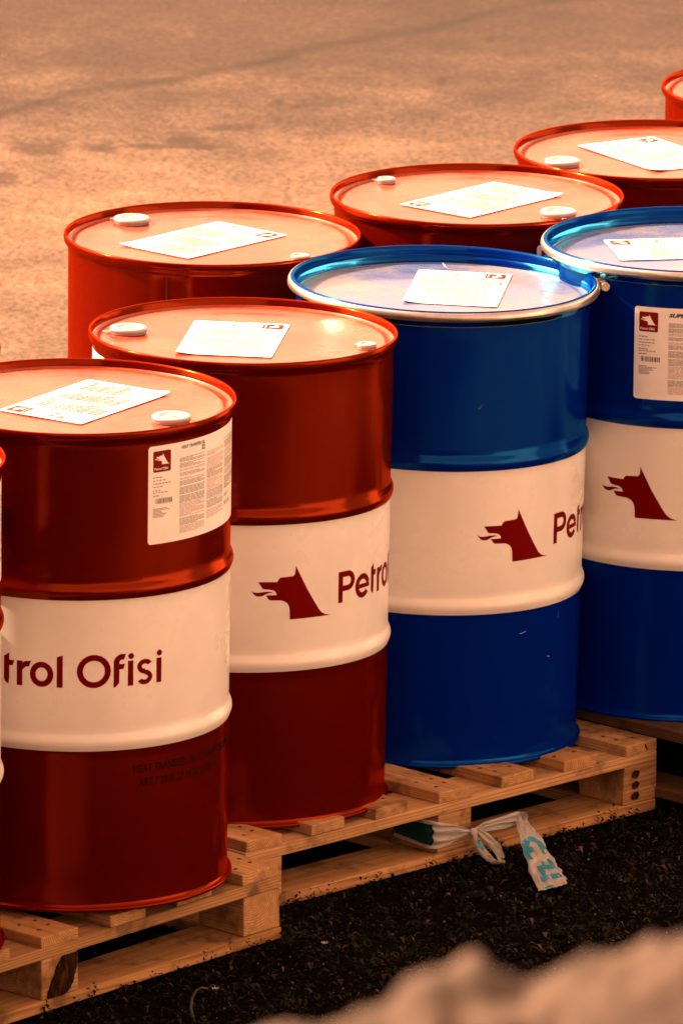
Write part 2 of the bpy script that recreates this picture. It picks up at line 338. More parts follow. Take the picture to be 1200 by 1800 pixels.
def brandword(bm, z=0.0):
    k = .001; e = .00025; q = lambda *a: [v*k for v in a]
    def B(x0, y0, x1, y1, d=0): rect(bm, x0*k, y0*k, x1*k, y1*k, z + d*e)
    def Pg(pts, d=0): poly(bm, [(a*k, b*k) for a, b in pts], z + d*e)
    def A(cx, cy, ro, ri, a0, a1, d=0, sy=1.0): arc(bm, cx*k, cy*k, ro*k, ri*k, a0, a1, z + d*e, 0, sy)
    B(0,0,11.5,61); B(11.5,49.8,25,61); B(11.5,22,25,33); A(25,41.5,19.5,8.5,-90,90)                    # P
    A(70,23.5,23.5,12.6,12,322,0,1.02); Pg([(57,19),(58,27.5),(93,27),(92.5,19)],1)                      # e
    Pg([(100,12),(111,12),(111,60),(100,53)]); A(111,12,11,0.5,180,262); Pg([(111,36),(111,46.5),(121,46.5),(118,36)])   # t
    B(126,0,137,47); Pg([(137,30),(137,44),(143,47),(154,48.5),(150,37.5),(143,36)])                     # r
    A(173.7,24,22.3,11.3,0,360,0,1.08)                                                                   # o
    B(202,0,213,58); Pg([(202,58),(213,58),(213,61.5)])                                                  # l
    A(270.5,31,31.8,20.5,0,360)                                                                          # O
    Pg([(307.3,-2),(312,0),(318.3,7),(318.3,48),(307.3,48)]); A(324.5,45,17.3,6.3,95,180); Pg([(322,62),(331,62),(327,51),(322,51.2)],1); Pg([(318.3,33),(318.3,43),(329,43),(326,33)])   # f
    B(334.8,0,345.6,48); A(341,56.5,5.8,0.01,0,360)                                                      # i
    A(369,34.5,15.8,6.6,28,272,0,.885); A(368.5,13.8,15.8,6.6,-152,92,1,.885)                            # s
    B(393.2,0,404.2,47); A(399.5,56.5,5.8,0.01,0,360)                                                    # i

# label artwork, 298 x 187 mm, origin top left -----------------------------
LW, LH = .298, .186
def label_base(): 
    bm = bmesh.new(); rrect(bm, 0, -LH, LW, 0, .006); return bm
def label_print(kind, seed):
    rnd = random.Random(seed); bm = bmesh.new(); k = .001; z = .00025
    # 0 red 1 black 2 grey 3 faded 4 white
    rrect(bm, 10*k, -50*k, 49*k, -10*k, .003, z, 0)
    wolf(bm, 30*k, -26*k, .00020, z*2, 4); text(bm, 'Petrol Ofisi', 12.6*k, -46*k, .0068, z*2, 4, sx=.93, bold=.0001)
    for i, (y, a) in enumerate([(59,14),(65,28),(71,34),(77,22),(84,14),(88,34),(94,9)]):
        x = 10.0
        while x < 10 + a:
            wd = rnd.uniform(2.5, 7); rect(bm, x*k, -(y+1.5)*k, (x+wd)*k, -y*k, z, 2 if i % 2 else 1); x += wd + 1.8
    x = 15.0
    while x < 53:
        wd = rnd.choice((.5, .8, 1.3, 1.8)); rect(bm, x*k, -110*k, (x+wd)*k, -100*k, z, 1); x += wd + rnd.choice((.7, 1.1, 1.5))
    for i in range(7):
        rect(bm, 10*k, -(119.8+i*2.6)*k, (10+rnd.uniform(16,38))*k, -(118.6+i*2.6)*k, z, 2)
    def block(x0, x1, y0, y1, mi, pitch=2.35, h=1.15):
        y = y0
        while y + h < y1:
            x = x0; xe = x1 if rnd.random() < .8 else x0 + (x1-x0)*rnd.uniform(.4,.9)
            while x < xe - 1:
                wd = min(rnd.uniform(5, 16), xe - x); rect(bm, x*k, -(y+h)*k, (x+wd)*k, -y*k, z, mi); x += wd + 1.3
            y += pitch
    if kind == 'heat':
        text(bm, 'HEAT TRANSFER OIL', 140*k, -13.5*k, .0088, z, 1, sx=.80, align='RIGHT', bold=.00022)
        text(bm, '32', 140*k, -24*k, .0125, z, 1, sx=.85, align='RIGHT', bold=.0004)
    elif kind == 'super':
        text(bm, 'SUPER', 70*k, -18*k, .0105, z, 1, sx=1.35, shear=.3, bold=.0005)
        text(bm, 'E', 98*k, -29*k, .0115, z, 1, sx=1.35, shear=.3, bold=.0005)
    y = 30
    for h, mi in ((9,2),(9,2),(5,3),(8,2),(4,3),(10,2),(14,2),(13,2),(26,3),(13,2),(14,3)):
        block(70, 139, y, y+h, mi); y += h + 1.9
    y = 32
    for h, mi in ((10,3),(20,3),(18,2),(20,3),(16,2),(17,2),(18,3),(14,2)):
        block(147, 213, y, min(y+h,160), mi); y += h + 1.7
        if y > 158: break
    y = 22
    for h, mi in ((3,1),(14,2),(16,3),(18,2),(12,3),(16,2)):
        block(221, 288, y, y+h, mi); y += h + 2
    block(221, 276, 112, 122, 1, 4, 2.0); block(221, 250, 128, 134, 2)
    for i in range(3): rect(bm, (222+i*13)*k, -150*k, (228+i*13)*k, -142*k, z, 2)
    return bm
M_lidgrey = plain('lid_ink', (.07, .09, .14), .4, spec=.2)  # lid print ink, bluish to read neutral under the warm sun
PRINTL = [M_logored, M_lidgrey, M_lidgrey, M_lidgrey, M_label]
PRINTM = [M_logored, M_black, M_grey, M_pink, M_label]

# ------------------------------------------------------------------ drums
RB, RR, RH, HD = .2882, .2972, .2942, .9142
ZU, ZL = .6096, .3235
BU, BL = .5965, .3085      # paint borders
def hoop(zc, hw=.019):
    pts = []
    for k in range(13):
        s = -1 + 2*k/12; pts.append((RB + (RH-RB) * (math.cos(s*math.pi)*.5+.5)**.7, zc + s*hw))
    return pts
def body_profile(red=True):
    p = [(.270,.016),(.2885,.012),(.2905,.0015),(.2935,0),(.2962,.002),(.2965,.0055),(.2955,.0072),(.2912,.0082),(.2888,.0105),(RB,.016),(RB,.06)]
    p += [(RB,.18),(RB,ZL-.035)]
    p += hoop(ZL) + [(RB, ZL+.030),(RB,.43),(RB,.52),(RB,ZU-.030)] + hoop(ZU) + [(RB,ZU+.03),(RB,.72),(RB,.84),(RB,.875)]
    if red:
        p += [(.2888,.885),(.2896,.893),(.2950,.897),(.2966,.9005),(RR,.9075),(.2966,.912),(.2952,HD),(.2928,.9138),(.2912,.911),(.2902,.900),(.2898,.8985)]
    else:
        p += [(.2888,.885),(.2896,.897),(.2975,.902),(.2980,.908),(.2965,.911),(.2945,.912)]
    return p
def densify(p, borders):
    out = [p[0]]
    for a, b in zip(p, p[1:]):
        cuts = sorted([z for z in borders if min(a[1],b[1]) < z < max(a[1],b[1])], key=lambda z: abs(z-a[1])) if b[0] < .31 and abs(a[1]-b[1]) > 1e-5 and .1 < a[1] < .8 else []
        for z in cuts: t = (z-a[1])/(b[1]-a[1]); out.append((a[0]+(b[0]-a[0])*t, z))
        out.append(b)
    return out
def make_body_mesh(red):
    bm = bmesh.new()
    prof = densify(body_profile(red), [BU, BL])
    lathe(bm, prof, 192, cap0=True, midx=lambda z: 1 if BL < z < BU else 0)
    me = bpy.data.meshes.new('drum_body')
    for f in bm.faces: f.smooth = True
    for e in bm.edges:
        if len(e.link_faces) == 2 and e.calc_face_angle(0) > R(50): e.smooth = False
    bm.to_mesh(me); bm.free()
    for mt in ([M_red, M_white] if red else [M_blue, M_white]): me.materials.append(mt)
    return me
def make_lid_mesh(red):
    bm = bmesh.new(); zl = HD - (.018 if red else .033)
    edge = .2899 if red else .2905
    prof = [(edge, zl+.004),(edge-.003, zl+.0008),(edge-.007, zl-.0005),(.276, zl-.0008),(.273, zl+.0022),(.267, zl+.0030),(.262, zl+.0012),(.225, zl+.0012),(.12, zl+.0016),(.02, zl+.0018)]
    if not red: prof = [(.2995,.9140),(.2990,.9158),(.2968,.9170),(.2940,.9163),(.2922,.9130),(.2914,.905)] + prof
    lathe(bm, prof, 160, cap1=True, midx=lambda z: 1 if z > zl+.003 else 0)
    for v in bm.verts:     # sheet metal is never perfectly flat
        d = math.hypot(v.co.x, v.co.y)
        if d < .262: v.co.z += .0011 * noise.noise(Vector((v.co.x*7, v.co.y*7, 3.3 if red else 9.1)))
    me = bpy.data.meshes.new('drum_lid')
    for f in bm.faces: f.smooth = True
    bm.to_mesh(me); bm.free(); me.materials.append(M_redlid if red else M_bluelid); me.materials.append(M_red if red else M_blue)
    return me
ME_body = {True: make_body_mesh(True), False: make_body_mesh(False)}
ME_lid = {True: make_lid_mesh(True), False: make_lid_mesh(False)}
def link(name, me, parent, loc=(0,0,0), rz=0):
    o = bpy.data.objects.new(name, me); COL.objects.link(o); o.parent = parent; o.location = loc; o.rotation_euler = (0,0,rz); return o
def cap_mesh(r, h):
    bm = bmesh.new()
    lathe(bm, [(r*.93,0),(r*.95,h*.35),(r,h*.42),(r,h*.85),(r*.95,h),(r*.62,h*1.02),(r*.56,h*.78),(r*.22,h*.78),(r*.17,h*.95),(.0005,h*.95)], 48, cap1=True)
    me = bpy.data.meshes.new('bung_cap')
    for f in bm.faces: f.smooth = True
    for e in bm.edges:
        if len(e.link_faces) == 2 and e.calc_face_angle(0) > R(40): e.smooth = False
    bm.to_mesh(me); bm.free(); me.materials.append(M_cap); return me
ME_big = cap_mesh(.0365, .0115); ME_small = cap_mesh(.019, .010)
def tab_bm():
    bm = bmesh.new()
    add_box(bm, -.004, .004, -.007, .004, 0, .002, .0006)
    arc(bm, 0, -.011, .006, .003, 0, 360, .002); 
    return bm
def seam_mesh():
    bm = bmesh.new()
    for z0, z1 in ((.03, ZL-.02), (ZL+.02, ZU-.02), (ZU+.02, .884)):
        rect(bm, -.0016, z0, .0016, z1, .0006)
    wrap(bm, 0, 0, RB, .01)
    me = bpy.data.meshes.new('weld_seam'); bm.to_mesh(me); bm.free(); me.materials.append(M_seam); return me
ME_seam = seam_mesh()
def ring_mesh():
    bm = bmesh.new()
    prof = [(.2985,.8975),(.3015,.8965),(.3043,.8978),(.3060,.9005),(.3063,.904),(.3057,.908),(.3040,.9122),(.3022,.9142),(.3004,.9146),(.2998,.9135)]
    lathe(bm, prof, 192)
    me = bpy.data.meshes.new('closing_ring')
    for f in bm.faces: f.smooth = True
    bm.to_mesh(me); bm.free(); me.materials.append(M_galv); return me
ME_ring = ring_mesh()
def bracket_bm():
    bm = bmesh.new()
    for a in (-.030, .012): add_box(bm, .300, .322, a, a+.016, .893, .913, .003)
    for k in range(2):
        pass
    n = 12
    for y0, y1, r in ((-.052,.046,.0042),(-.056,-.046,.0085),(.030,.038,.008)):
        c = [[bm.verts.new((.3135+r*math.cos(2*math.pi*i/n), y, .903+r*math.sin(2*math.pi*i/n))) for i in range(n)] for y in (y0,y1)]
        for i in range(n): bm.faces.new((c[0][i], c[0][(i+1)%n], c[1][(i+1)%n], c[1][i]))
        bm.faces.new(c[0]); bm.faces.new(c[1][::-1])
    return bm

def make_drum(red, x, y, tx, ty, z0, label, wolf_ang=None, labels=(), lid_label=None, caps=(), seam=None, stencil=None, lug=None, hook=False):
    D = empty('oil_drum', (x, y, z0))
    a = Vector((tx, ty, 1)).normalized(); ex = Vector((1, 0, -tx)).normalized(); ey = a.cross(ex)
    D.rotation_euler = Matrix((ex, ey, a)).transposed().to_euler()
    tag(D, label, 'oil drum', 'red white and blue oil drums standing on pallets')
    link('body', ME_body[red], D)
    lid = link('lid', ME_lid[red], D, rz=random.uniform(0, 6.28))
    zl = HD - (.018 if red else .033)
    if seam is not None and red: link('weld_seam', ME_seam, D, rz=R(seam))
    if wolf_ang is not None:
        b = bmesh.new(); wolf(b, 0, .0295, .001, .0003); wrap(b, wolf_ang, .4300, RB)
        obj('logo', b, M_ink, D)
        b = bmesh.new(); brandword(b, .0003); wrap(b, wolf_ang + math.degrees(.0994/RB), .4300, RB)
        obj('lettering', b, M_ink, D)
    for i, (ang, zt, kind) in enumerate(labels):
        b = label_base(); 
        for v in b.verts: v.co.z = .0004
        wrap(b, ang, zt, RB); lo = obj('label', b, M_label, D)
        b = label_print(kind, int(abs(ang)*10)+i)
        for v in b.verts: v.co.z += .0004
        wrap(b, ang, zt, RB, .02); obj('print', b, PRINTM, lo)
    if lid_label:
        (ox, oy), (lx, ly), kind = lid_label
        ex_ = Vector((lx, ly, 0)).normalized(); ey_ = Vector((-ex_.y, ex_.x, 0))
        b = label_base()
        for q in range(1, 16): bmesh.ops.bisect_plane(b, geom=b.verts[:]+b.edges[:]+b.faces[:], plane_co=(LW*q/16,0,0), plane_no=(1,0,0))
        for q in range(1, 10): bmesh.ops.bisect_plane(b, geom=b.verts[:]+b.edges[:]+b.faces[:], plane_co=(0,-LH*q/10,0), plane_no=(0,1,0))
        # one corner has come unstuck
        for v in b.verts: v.co.z = .0022 + .12*max(0, (v.co.x-(LW-.022)) + ((-v.co.y)-(LH-.022)) - .012)
        flat(b, (ox, oy, zl+.0012), ex_, ey_); lo = obj('label', b, M_label, D)
        b = label_print(kind, int(ox*1000) % 97)
        for v in b.verts: v.co.z += .0023
        flat(b, (ox, oy, zl+.0012), ex_, ey_); obj('print', b, PRINTL, lo)
    for kind, cx, cy in caps:
        c = link('bung_cap', ME_big if kind == 'big' else ME_small, D, (cx, cy, zl+.002), random.uniform(0, 6))
        t = obj('pull_tab', tab_bm(), M_cap, c); t.location = ((.034 if kind == 'big' else .019), 0, .001); t.rotation_euler = (0, 0, R(90))
        t.rotation_euler = (0, 0, R(90))
    if not red:
        r = link('closing_ring', ME_ring, D)
        lb = obj('bolt_clamp', bracket_bm(), M_bolt, r, R(35)); lb.rotation_euler = (0, 0, R(lug if lug is not None else 100))
    if stencil:
        b = bmesh.new()
        for row, s in enumerate(stencil): text(b, s, 0 if row == 0 else .012, -row*.0265, .0205, .0003, 0, sx=.78, bold=.0003)
        wrap(b, -66.5, .2620, RB, .02); obj('stencil_print', b, M_stamp, D)
    return D

def rc(pts_tl, d): return (pts_tl, d)
DR = {}
DR['A'] = make_drum(True, -.4960, 19.6477, .0034, -.0100, .1569, 'red and white drum with OIL 32 side label and the word Ofisi',
    wolf_ang=-155.1, labels=[(-61.3, .8801, 'heat')], lid_label=((-.1440, -.0627), (.164, .254), 'heat'),
    caps=[('big', .1784, -.1245), ('small', -.205, .140)], stencil=('HEAT TRANSFER OIL 32 180KG B.NO:230120', 'ART.7 20.01.23 14:28 S.NO:157'), seam=170)
DR['B'] = make_drum(True, -.2000, 20.3350, .0094, .0079, .1244, 'red and white drum with the wolf head and Petrol, left of the front blue drum',
    wolf_ang=-68.24, labels=[(-155.4-59.2, .8801, 'heat')], lid_label=((.0895, .1215), (-.035, -.31), 'heat'),
    caps=[('big', -.2202, .0299), ('small', .2371, -.0725)], seam=-136.6)
DR['C'] = make_drum(False, .1796, 20.8050, .0181, -.0019, .1244, 'blue and white drum with steel closing ring, middle of the row, lid fully in view',
    wolf_ang=-58.0, lid_label=((.1373, .1948), (-.033, -.290), 'super'), lug=14)
DR['D'] = make_drum(False, .6953, 21.0811, .0001, -.0030, .1486, 'blue and white drum with the SUPER label, cut by the right edge of the photo',
    wolf_ang=-112.6, labels=[(-115.5, .8384, 'super')], lid_label=((-.1792, .1218), (.175, .029), 'super'), lug=60)
DR['E'] = make_drum(True, -.2623, 21.2150, .0001, -.0018, .1244, 'orange red drum behind the front blue drum, dark seam down its side',
    wolf_ang=60, lid_label=((.1488, .0500), (-.19, -.22), 'heat'), caps=[('big', -.1643, .1575), ('small', .1762, -.1697)], seam=-107.5)
DR['F'] = make_drum(True, .2672, 21.4975, .0002, .0008, .1486, 'red drum in the back row, behind and between the two blue drums',
    wolf_ang=80, labels=[(-65.9, .8643, 'heat')], lid_label=((-.1573, -.0455), (.195, .23), 'heat'), caps=[('small', -.1823, .1687), ('big', .1627, -.1347)], seam=20)
DR['G'] = make_drum(True, .6446, 21.9553, 0, .0004, .1486, 'red drum behind the right blue drum, one white cap at its left rim',
    wolf_ang=70, lid_label=((-.0062, .1891), (.155, -.255), 'heat'), caps=[('big', -.1981, -.0983), ('small', .2, .13)], seam=30)
DR['H'] = make_drum(True, .9665, 22.6196, 0, 0, .1486, 'farthest red drum, only its left edge showing at the upper right',
    wolf_ang=70, caps=[('big', .19, .11), ('small', -.2, -.14)], seam=40)
DR['Z'] = make_drum(True, -.9056, 19.1702, 0, 0, .1500, 'nearest red drum, only a sliver of it at the far left edge',
    wolf_ang=-170, labels=[(-48, .875, 'heat')], caps=[('big', .19, .11), ('small', -.2, -.14)], seam=150)

make_drum(True, -1.345, 19.60, 0, 0, .150, 'red drum on the left corner of the near pallet, added out of view to block stray sun', wolf_ang=100, caps=[('big', .19, .11), ('small', -.2, -.14)], seam=150)  # extra unseen drum, added to keep sun off the near drums
M_scratch = plain('bare_scratch', (.20, .30, .36), .5)
for ang, z, dx, dz in ((-55.5, .262, .020, .004), (-34.0, .275, .006, .022), (-40.0, .205, .012, -.003), (-76, .72, .01, .012)):
    b = bmesh.new(); n = 14
    up_ = [(dx*k/n, dz*(k/n)**1.6 + .0006) for k in range(n+1)]; dn = [(x, y - .0012*math.sin(math.pi*k/n)) for k, (x, y) in enumerate(up_)]
    for k in range(n): poly(b, [up_[k], up_[k+1], dn[k+1], dn[k]] if 0 < k < n-1 else ([up_[0], up_[1], dn[1]] if k == 0 else [up_[k], up_[k+1], dn[k]]), .0003)
    wrap(b, ang, z, RB); obj('scratch', b, M_scratch, DR['C'])
make_drum(True, -.945, 20.075, 0, 0, .150, 'red drum on the rear corner of the near pallet, added out of view to block sun through the drum gap', wolf_ang=90, caps=[('big', .19, .11), ('small', -.2, -.14)], seam=150)  # extra unseen drum, added to close a lane of sun onto the soil

# bent wire scrap on the front blue lid
def tube(bm, pts, rad, n=6):
    rings = []
    for i, p in enumerate(pts):
        p = Vector(p); d = (Vector(pts[min(i+1,len(pts)-1)]) - Vector(pts[max(i-1,0)])).normalized()
        s = d.orthogonal().normalized(); q = d.cross(s); r = rad(i/(len(pts)-1)) if callable(rad) else rad
        rings.append([bm.verts.new(p + (s*math.cos(2*math.pi*k/n) + q*math.sin(2*math.pi*k/n))*r) for k in range(n)])
    for a, b in zip(rings, rings[1:]):
        for k in range(n): bm.faces.new((a[k], a[(k+1)%n], b[(k+1)%n], b[k]))
    bm.faces.new(rings[0][::-1]); bm.faces.new(rings[-1])
b = bmesh.new()
zc = .1244 + HD - .033 + .006
tube(b, [(.196,21.045,zc+.006),(.200,21.035,zc+.001),(.207,21.025,zc-.001),(.216,21.020,zc-.001),(.226,21.022,zc)], .0013)
tag(obj('wire_scrap', b, M_bolt, None, R(60)), 'short bent wire lying on the front blue drum lid behind its label', 'wire')

# ------------------------------------------------------------------ pallets
S = 1.16; BW = .095; TH = .022; BH = .078; BD = .125
def board_mesh(lx, ly, lz, seed, mat=M_wood, name='board', nails=False):
    """grain along local Y"""
    rnd = random.Random(seed); bm = bmesh.new()
    add_box(bm, -lx/2, lx/2, -ly/2, ly/2, -lz/2, lz/2, .0016)
    if ly > .5: 
        for k in range(1, 12):
            bmesh.ops.bisect_plane(bm, geom=bm.verts[:]+bm.edges[:]+bm.faces[:], plane_co=(0,-ly/2+ly*k/12,0), plane_no=(0,1,0))
    ox = rnd.uniform(0, 50)
    for v in bm.verts:
        n = noise.noise_vector(Vector((v.co.x*9+ox, v.co.y*5, v.co.z*9)))
        v.co += Vector((n.x*.0030, n.y*.0060, n.z*.0009))
    if nails:
        for yy in (-ly/2+.045, -ly/2+.085, 0, ly/2-.085, ly/2-.045):
            for xx in ((-.022, .024) if abs(yy) > .01 else (0,)):
                x_, y_ = xx + rnd.uniform(-.006,.006), yy + rnd.uniform(-.008,.008)
                f = bm.faces.new([bm.verts.new((x_+.0042*math.cos(q*.785), y_+.0042*math.sin(q*.785), lz/2+.0009)) for q in range(8)]); f.material_index = 1
    me = bpy.data.meshes.new(name); bm.to_mesh(me); bm.free(); me.materials.append(mat)
    if nails: me.materials.append(M_nail)
    return me
M_nail = plain('nail_head', (.05, .035, .028), .5, metal=.5)
ME_deck = [board_mesh(BW, S, TH, s, nails=True) for s in range(4)]
ME_str = [board_mesh(BD, S, TH, 10+s) for s in range(3)]
ME_cross = [board_mesh(BW, S-2*BD-.004, TH, 20+s) for s in range(2)]
ME_blockY = [board_mesh(BW, BD-.003, BH-.0006, 30+s) for s in range(3)]     # end grain faces the side seen
ME_blockX = [board_mesh(BD-.003, BW, BH-.0006, 40+s) for s in range(2)]     # laid across
def make_pallet(corner, ang, dz, slope, label, seed, endgrain=(0,0,1)):
    rnd = random.Random(seed)
    c, s = math.cos(ang), math.sin(ang)
    o = Vector((corner[0]-S*c, corner[1]-S*s, dz + slope*S))
    P = empty('pallet', o)
    ex = Vector((c, s, -slope)).normalized(); ey = Vector((-s, c, 0)); ez = ex.cross(ey)
    P.rotation_euler = Matrix((ex, ey, ez)).transposed().to_euler()
    tag(P, label, 'pallet', 'wooden pallets under the oil drums')
    P.empty_display_size = .2
    for i in range(7):
        x = BW/2 + i*(S-BW)/6
        link('deck_board', ME_deck[rnd.randrange(4)], P, (x, S/2 + rnd.uniform(-.002,.003), .1331), rnd.choice((0, math.pi)))
    for j in range(3):
        y = (BD/2, S/2, S-BD/2)[j]
        link('stringer_board', ME_str[j], P, (S/2, y, .1110), R(90))
        for i in range(3):
            x = (BW/2, S/2, S-BW/2)[i]
            if j == 0 and not endgrain[i]: link('block', ME_blockX[i % 2], P, (x, y, .0612), R(90))
            else: link('block', ME_blockY[(i+j) % 3], P, (x, y, .0612))
    for y in (BD/2, S-BD/2): link('base_board', ME_str[rnd.randrange(3)], P, (S/2, y, .0108), R(90))
    for i in range(3):
        x = (BW/2, S/2, S-BW/2)[i]; link('base_board', ME_cross[i % 2], P, (x, S/2, .0108))
    return P
P1c, P1a = (-.1066, 19.6917), .8079
P2c, P2a = (.6264, 20.7533), .8101
P1 = make_pallet(P1c, P1a, .0129, -.0282, 'pine pallet at the lower left, under the red drum with the word Ofisi', 3, (0,0,1))
P2 = make_pallet(P2c, P2a, -.0196, .0110, 'pine pallet in the middle with plastic film knotted round its centre block', 5, (0,0,0))
c3, s3 = math.cos(.80), math.sin(.80)
P3 = make_pallet((.708+.072+S*c3, 20.668-.069+S*s3), .80, .0046, 0, 'shaded pallet at the right edge, under the blue drum with the SUPER label', 8)
SHADED = {}
P4 = make_pallet((1.397+S*c3, 21.81+S*s3), .80, .0046, 0, 'far pallet under the farthest red drum', 9)
for c in P3.children:      # wood colour darkened to stand for the deep shade on this pallet
    c.data = SHADED.setdefault(c.data.name, c.data.copy()); c.data.materials[0] = M_shadewood
# bark patch on the centre block of the near pallet, stamp on the corner block of the middle one
def blob_patch(name, parent, cx, cz, rx, rz, lean, mat, seed, depth=.003, y=-.0015):
    bm = bmesh.new(); n = 26; c = bm.verts.new((0, -depth, 0)); rings = []
    for f in (.55, 1.0):
        ring = []
        for k in range(n):
            a = 2*math.pi*k/n; q = f*(1 + .22*noise.noise(Vector((math.cos(a)*1.7+seed, math.sin(a)*1.7, 0))))
            ring.append(bm.verts.new((rx*q*math.cos(a) + lean*rz*q*math.sin(a), -depth*(1-f)*(1+noise.noise(Vector((k,seed,0)))) , rz*q*math.sin(a))))
        rings.append(ring)
    for k in range(n):
        bm.faces.new((c, rings[0][(k+1)%n], rings[0][k])); bm.faces.new((rings[0][k], rings[0][(k+1)%n], rings[1][(k+1)%n], rings[1][k]))
    o = obj(name, bm, mat, parent); o.location = (cx, y, cz); return o
def bark_patch(parent, x0, x1, z0, z1):
    P = [(.16,.02),(.13,.12),(.22,.30),(.24,.42),(.36,.60),(.38,.74),(.50,.90),(.56,1.0),(.97,1.0),(.95,.72),(.88,.50),(.84,.30),(.72,.10),(.55,.0),(.35,-.02)]
    bm = bmesh.new(); pts = []
    for k in range(len(P)):
        a, b_ = P[k], P[(k+1) % len(P)]
        for q in range(5):
            f = q/5; u = a[0]+(b_[0]-a[0])*f; v = a[1]+(b_[1]-a[1])*f
            u += .035*noise.noise(Vector((k+f, 3.1, 0))*2.7); v = min(.99, max(.01, v))
            pts.append((x0+(x1-x0)*u, z0+(z1-z0)*v))
    c = bm.verts.new((x0+(x1-x0)*.6, -.004, z0+(z1-z0)*.5))
    ring = [bm.verts.new((x, -.0022, z)) for x, z in pts]; edge = [bm.verts.new((x, .002, z)) for x, z in pts]
    mid = [bm.verts.new((.55*x+.45*c.co.x, -.0042+.0016*noise.noise(Vector((x*300, z*300, 0))), .55*z+.45*c.co.z)) for x, z in pts]
    n = len(pts)
    for k in range(n):
        j = (k+1) % n
        bm.faces.new((edge[k], edge[j], ring[j], ring[k])); bm.faces.new((ring[k], ring[j], mid[j], mid[k])); bm.faces.new((mid[k], mid[j], c))
    bmesh.ops.recalc_face_normals(bm, faces=bm.faces[:])
    return obj('bark', bm, M_bark, parent)
bark_patch(P1, S/2-BW/2, S/2+BW/2, .0225, .099)
for k in range(3): blob_patch('knot', P2, S-.062, .082-k*.022, .011, .0085, .1, M_bark, 5.0+k, .0018, -.0010)
blob_patch('knot', P2, S-.070, .132, .0035, .009, .5, M_bark, 9.0, .001, -.0012)
blob_patch('knot', P2, S-.035, .134, .003, .008, -.6, M_bark, 11.0, .001, -.0012)

# ------------------------------------------------------------------ plastic film tied round the pallet
def cr(P, t):
    n = len(P) - 1; x = t*n; i = min(int(x), n-1); f = x - i
    p = [Vector(P[max(0, min(n, j))]) for j in (i-1, i, i+1, i+2)]
    return .5*((2*p[1]) + (p[2]-p[0])*f + (2*p[0]-5*p[1]+4*p[2]-p[3])*f*f + (3*p[1]-p[0]-3*p[2]+p[3])*f**3)
NF = Vector((math.sin(P2a), -math.cos(P2a), 0))
def strip_fn(A, B, seed, amp=.003, bulge=.0, folds=7, crumple=.0, jag=.0):
    def f(s, t):
        if jag: s = s*(1 - jag*(.5+.5*noise.noise(Vector((t*5, seed, 0)))) - jag*.4*noise.noise(Vector((t*19, seed, 3))))
        a, b = cr(A, s), cr(B, s); p = a.lerp(b, t)
        w_ = (b-a).length
        n = NF.lerp(Vector((0,-.6,.8)), .35).normalized()
        p = p + n*(bulge*math.sin(math.pi*t) + min(amp, w_*.14)*math.sin(t*folds*2.1 + noise.noise(Vector((s*3, seed, t*2)))*3.2)
                   + .0026*noise.noise(Vector((s*13+seed, t*9, 1.7))) + crumple*noise.noise(Vector((s*5+t*4, t*6-s*7, seed))) + crumple*.5*noise.noise(Vector((s*17, t*13, seed*2))))
        return p
    return f
def strip_bm(f, nu=60, nv=22, s0=0, s1=1, t0=0, t1=1, off=0.0, bm=None):
    bm = bm or bmesh.new()
    g = [[bm.verts.new(f(s0+(s1-s0)*i/nu, t0+(t1-t0)*j/nv)) for j in range(nv+1)] for i in range(nu+1)]
    if off:
        for row in g:
            for v in row: v.co += (NF*.75+Vector((0,0,.45)))*off
    for i in range(nu):
        for j in range(nv): bm.faces.new((g[i][j], g[i+1][j], g[i+1][j+1], g[i][j+1]))
    return bm
film = empty('plastic_film', (.2564, 20.3284, -.01))
tag(film, 'torn white plastic film with teal print knotted round the middle pallet', 'plastic film')
inv = Matrix.Translation(-film.location)
def fobj(name, bm, mat, th=.0004):
    bmesh.ops.transform(bm, matrix=inv, verts=bm.verts[:])
    o = obj(name, bm, mat, film, R(80))
    if th:
        md = o.modifiers.new('thickness', 'SOLIDIFY'); md.thickness = th
    return o
e2 = Vector((math.cos(P2a), math.sin(P2a), 0))
def onface(s, z, off): p = Vector((P2c[0], P2c[1], 0)) - e2*s + NF*off; p.z = z; return p
sL = .6405
band = strip_fn([onface(sL+.006, .078, -.10), onface(sL+.008, .080, -.04), onface(sL+.004, .0800, .004), onface(.601,.067,.014), onface(.575,.056,.022), onface(.563,.050,.026)],
                [onface(sL+.006, .030, -.10), onface(sL+.008, .026, -.04), onface(sL+.004, .0240, .004), onface(.601,.032,.014), onface(.575,.041,.022), onface(.563,.043,.026)], 1.0, .0035, .003, 9)
fobj('wrap_band', strip_bm(band, 50, 30), M_film)
tail1 = strip_fn([onface(.566,.050,.026), onface(.545,.058,.030), onface(.531,.0625,.032), onface(.488,.0655,.037), onface(.455,.0695,.042), onface(.437,.066,.046)],
                 [onface(.566,.043,.026), onface(.545,.043,.030), onface(.531,.0420,.033), onface(.488,.0400,.038), onface(.452,.0400,.043), onface(.430,.034,.046)], 4.0, .003, .004, 7)
fobj('upper_tail', strip_bm(tail1, 50, 22), M_film)
GZ = -.015
tA = [onface(.455,.069,.044), Vector((.3466,20.3868,.0520)), Vector((.348,20.327,.0487)), Vector((.3562,20.2671,.0311)), Vector((.3655,20.2072,.016)), Vector((.3758,20.1473,.0021)), Vector((.387,20.0874,-.006))]
tB = [onface(.437,.066,.048), Vector((.3714,20.4129,.0440)), Vector((.3884,20.3603,.0342)), Vector((.4054,20.3076,.0203)), Vector((.4191,20.255,.0089)), Vector((.4326,20.2024,.002)), Vector((.446,20.1497,-.006))]
tail2 = strip_fn(tA, tB, 7.0, .0012, .008, 5, .009, .06)
bm = strip_bm(tail2, 70, 26)
for v in bm.verts: pass
fobj('lower_tail', bm, M_film)
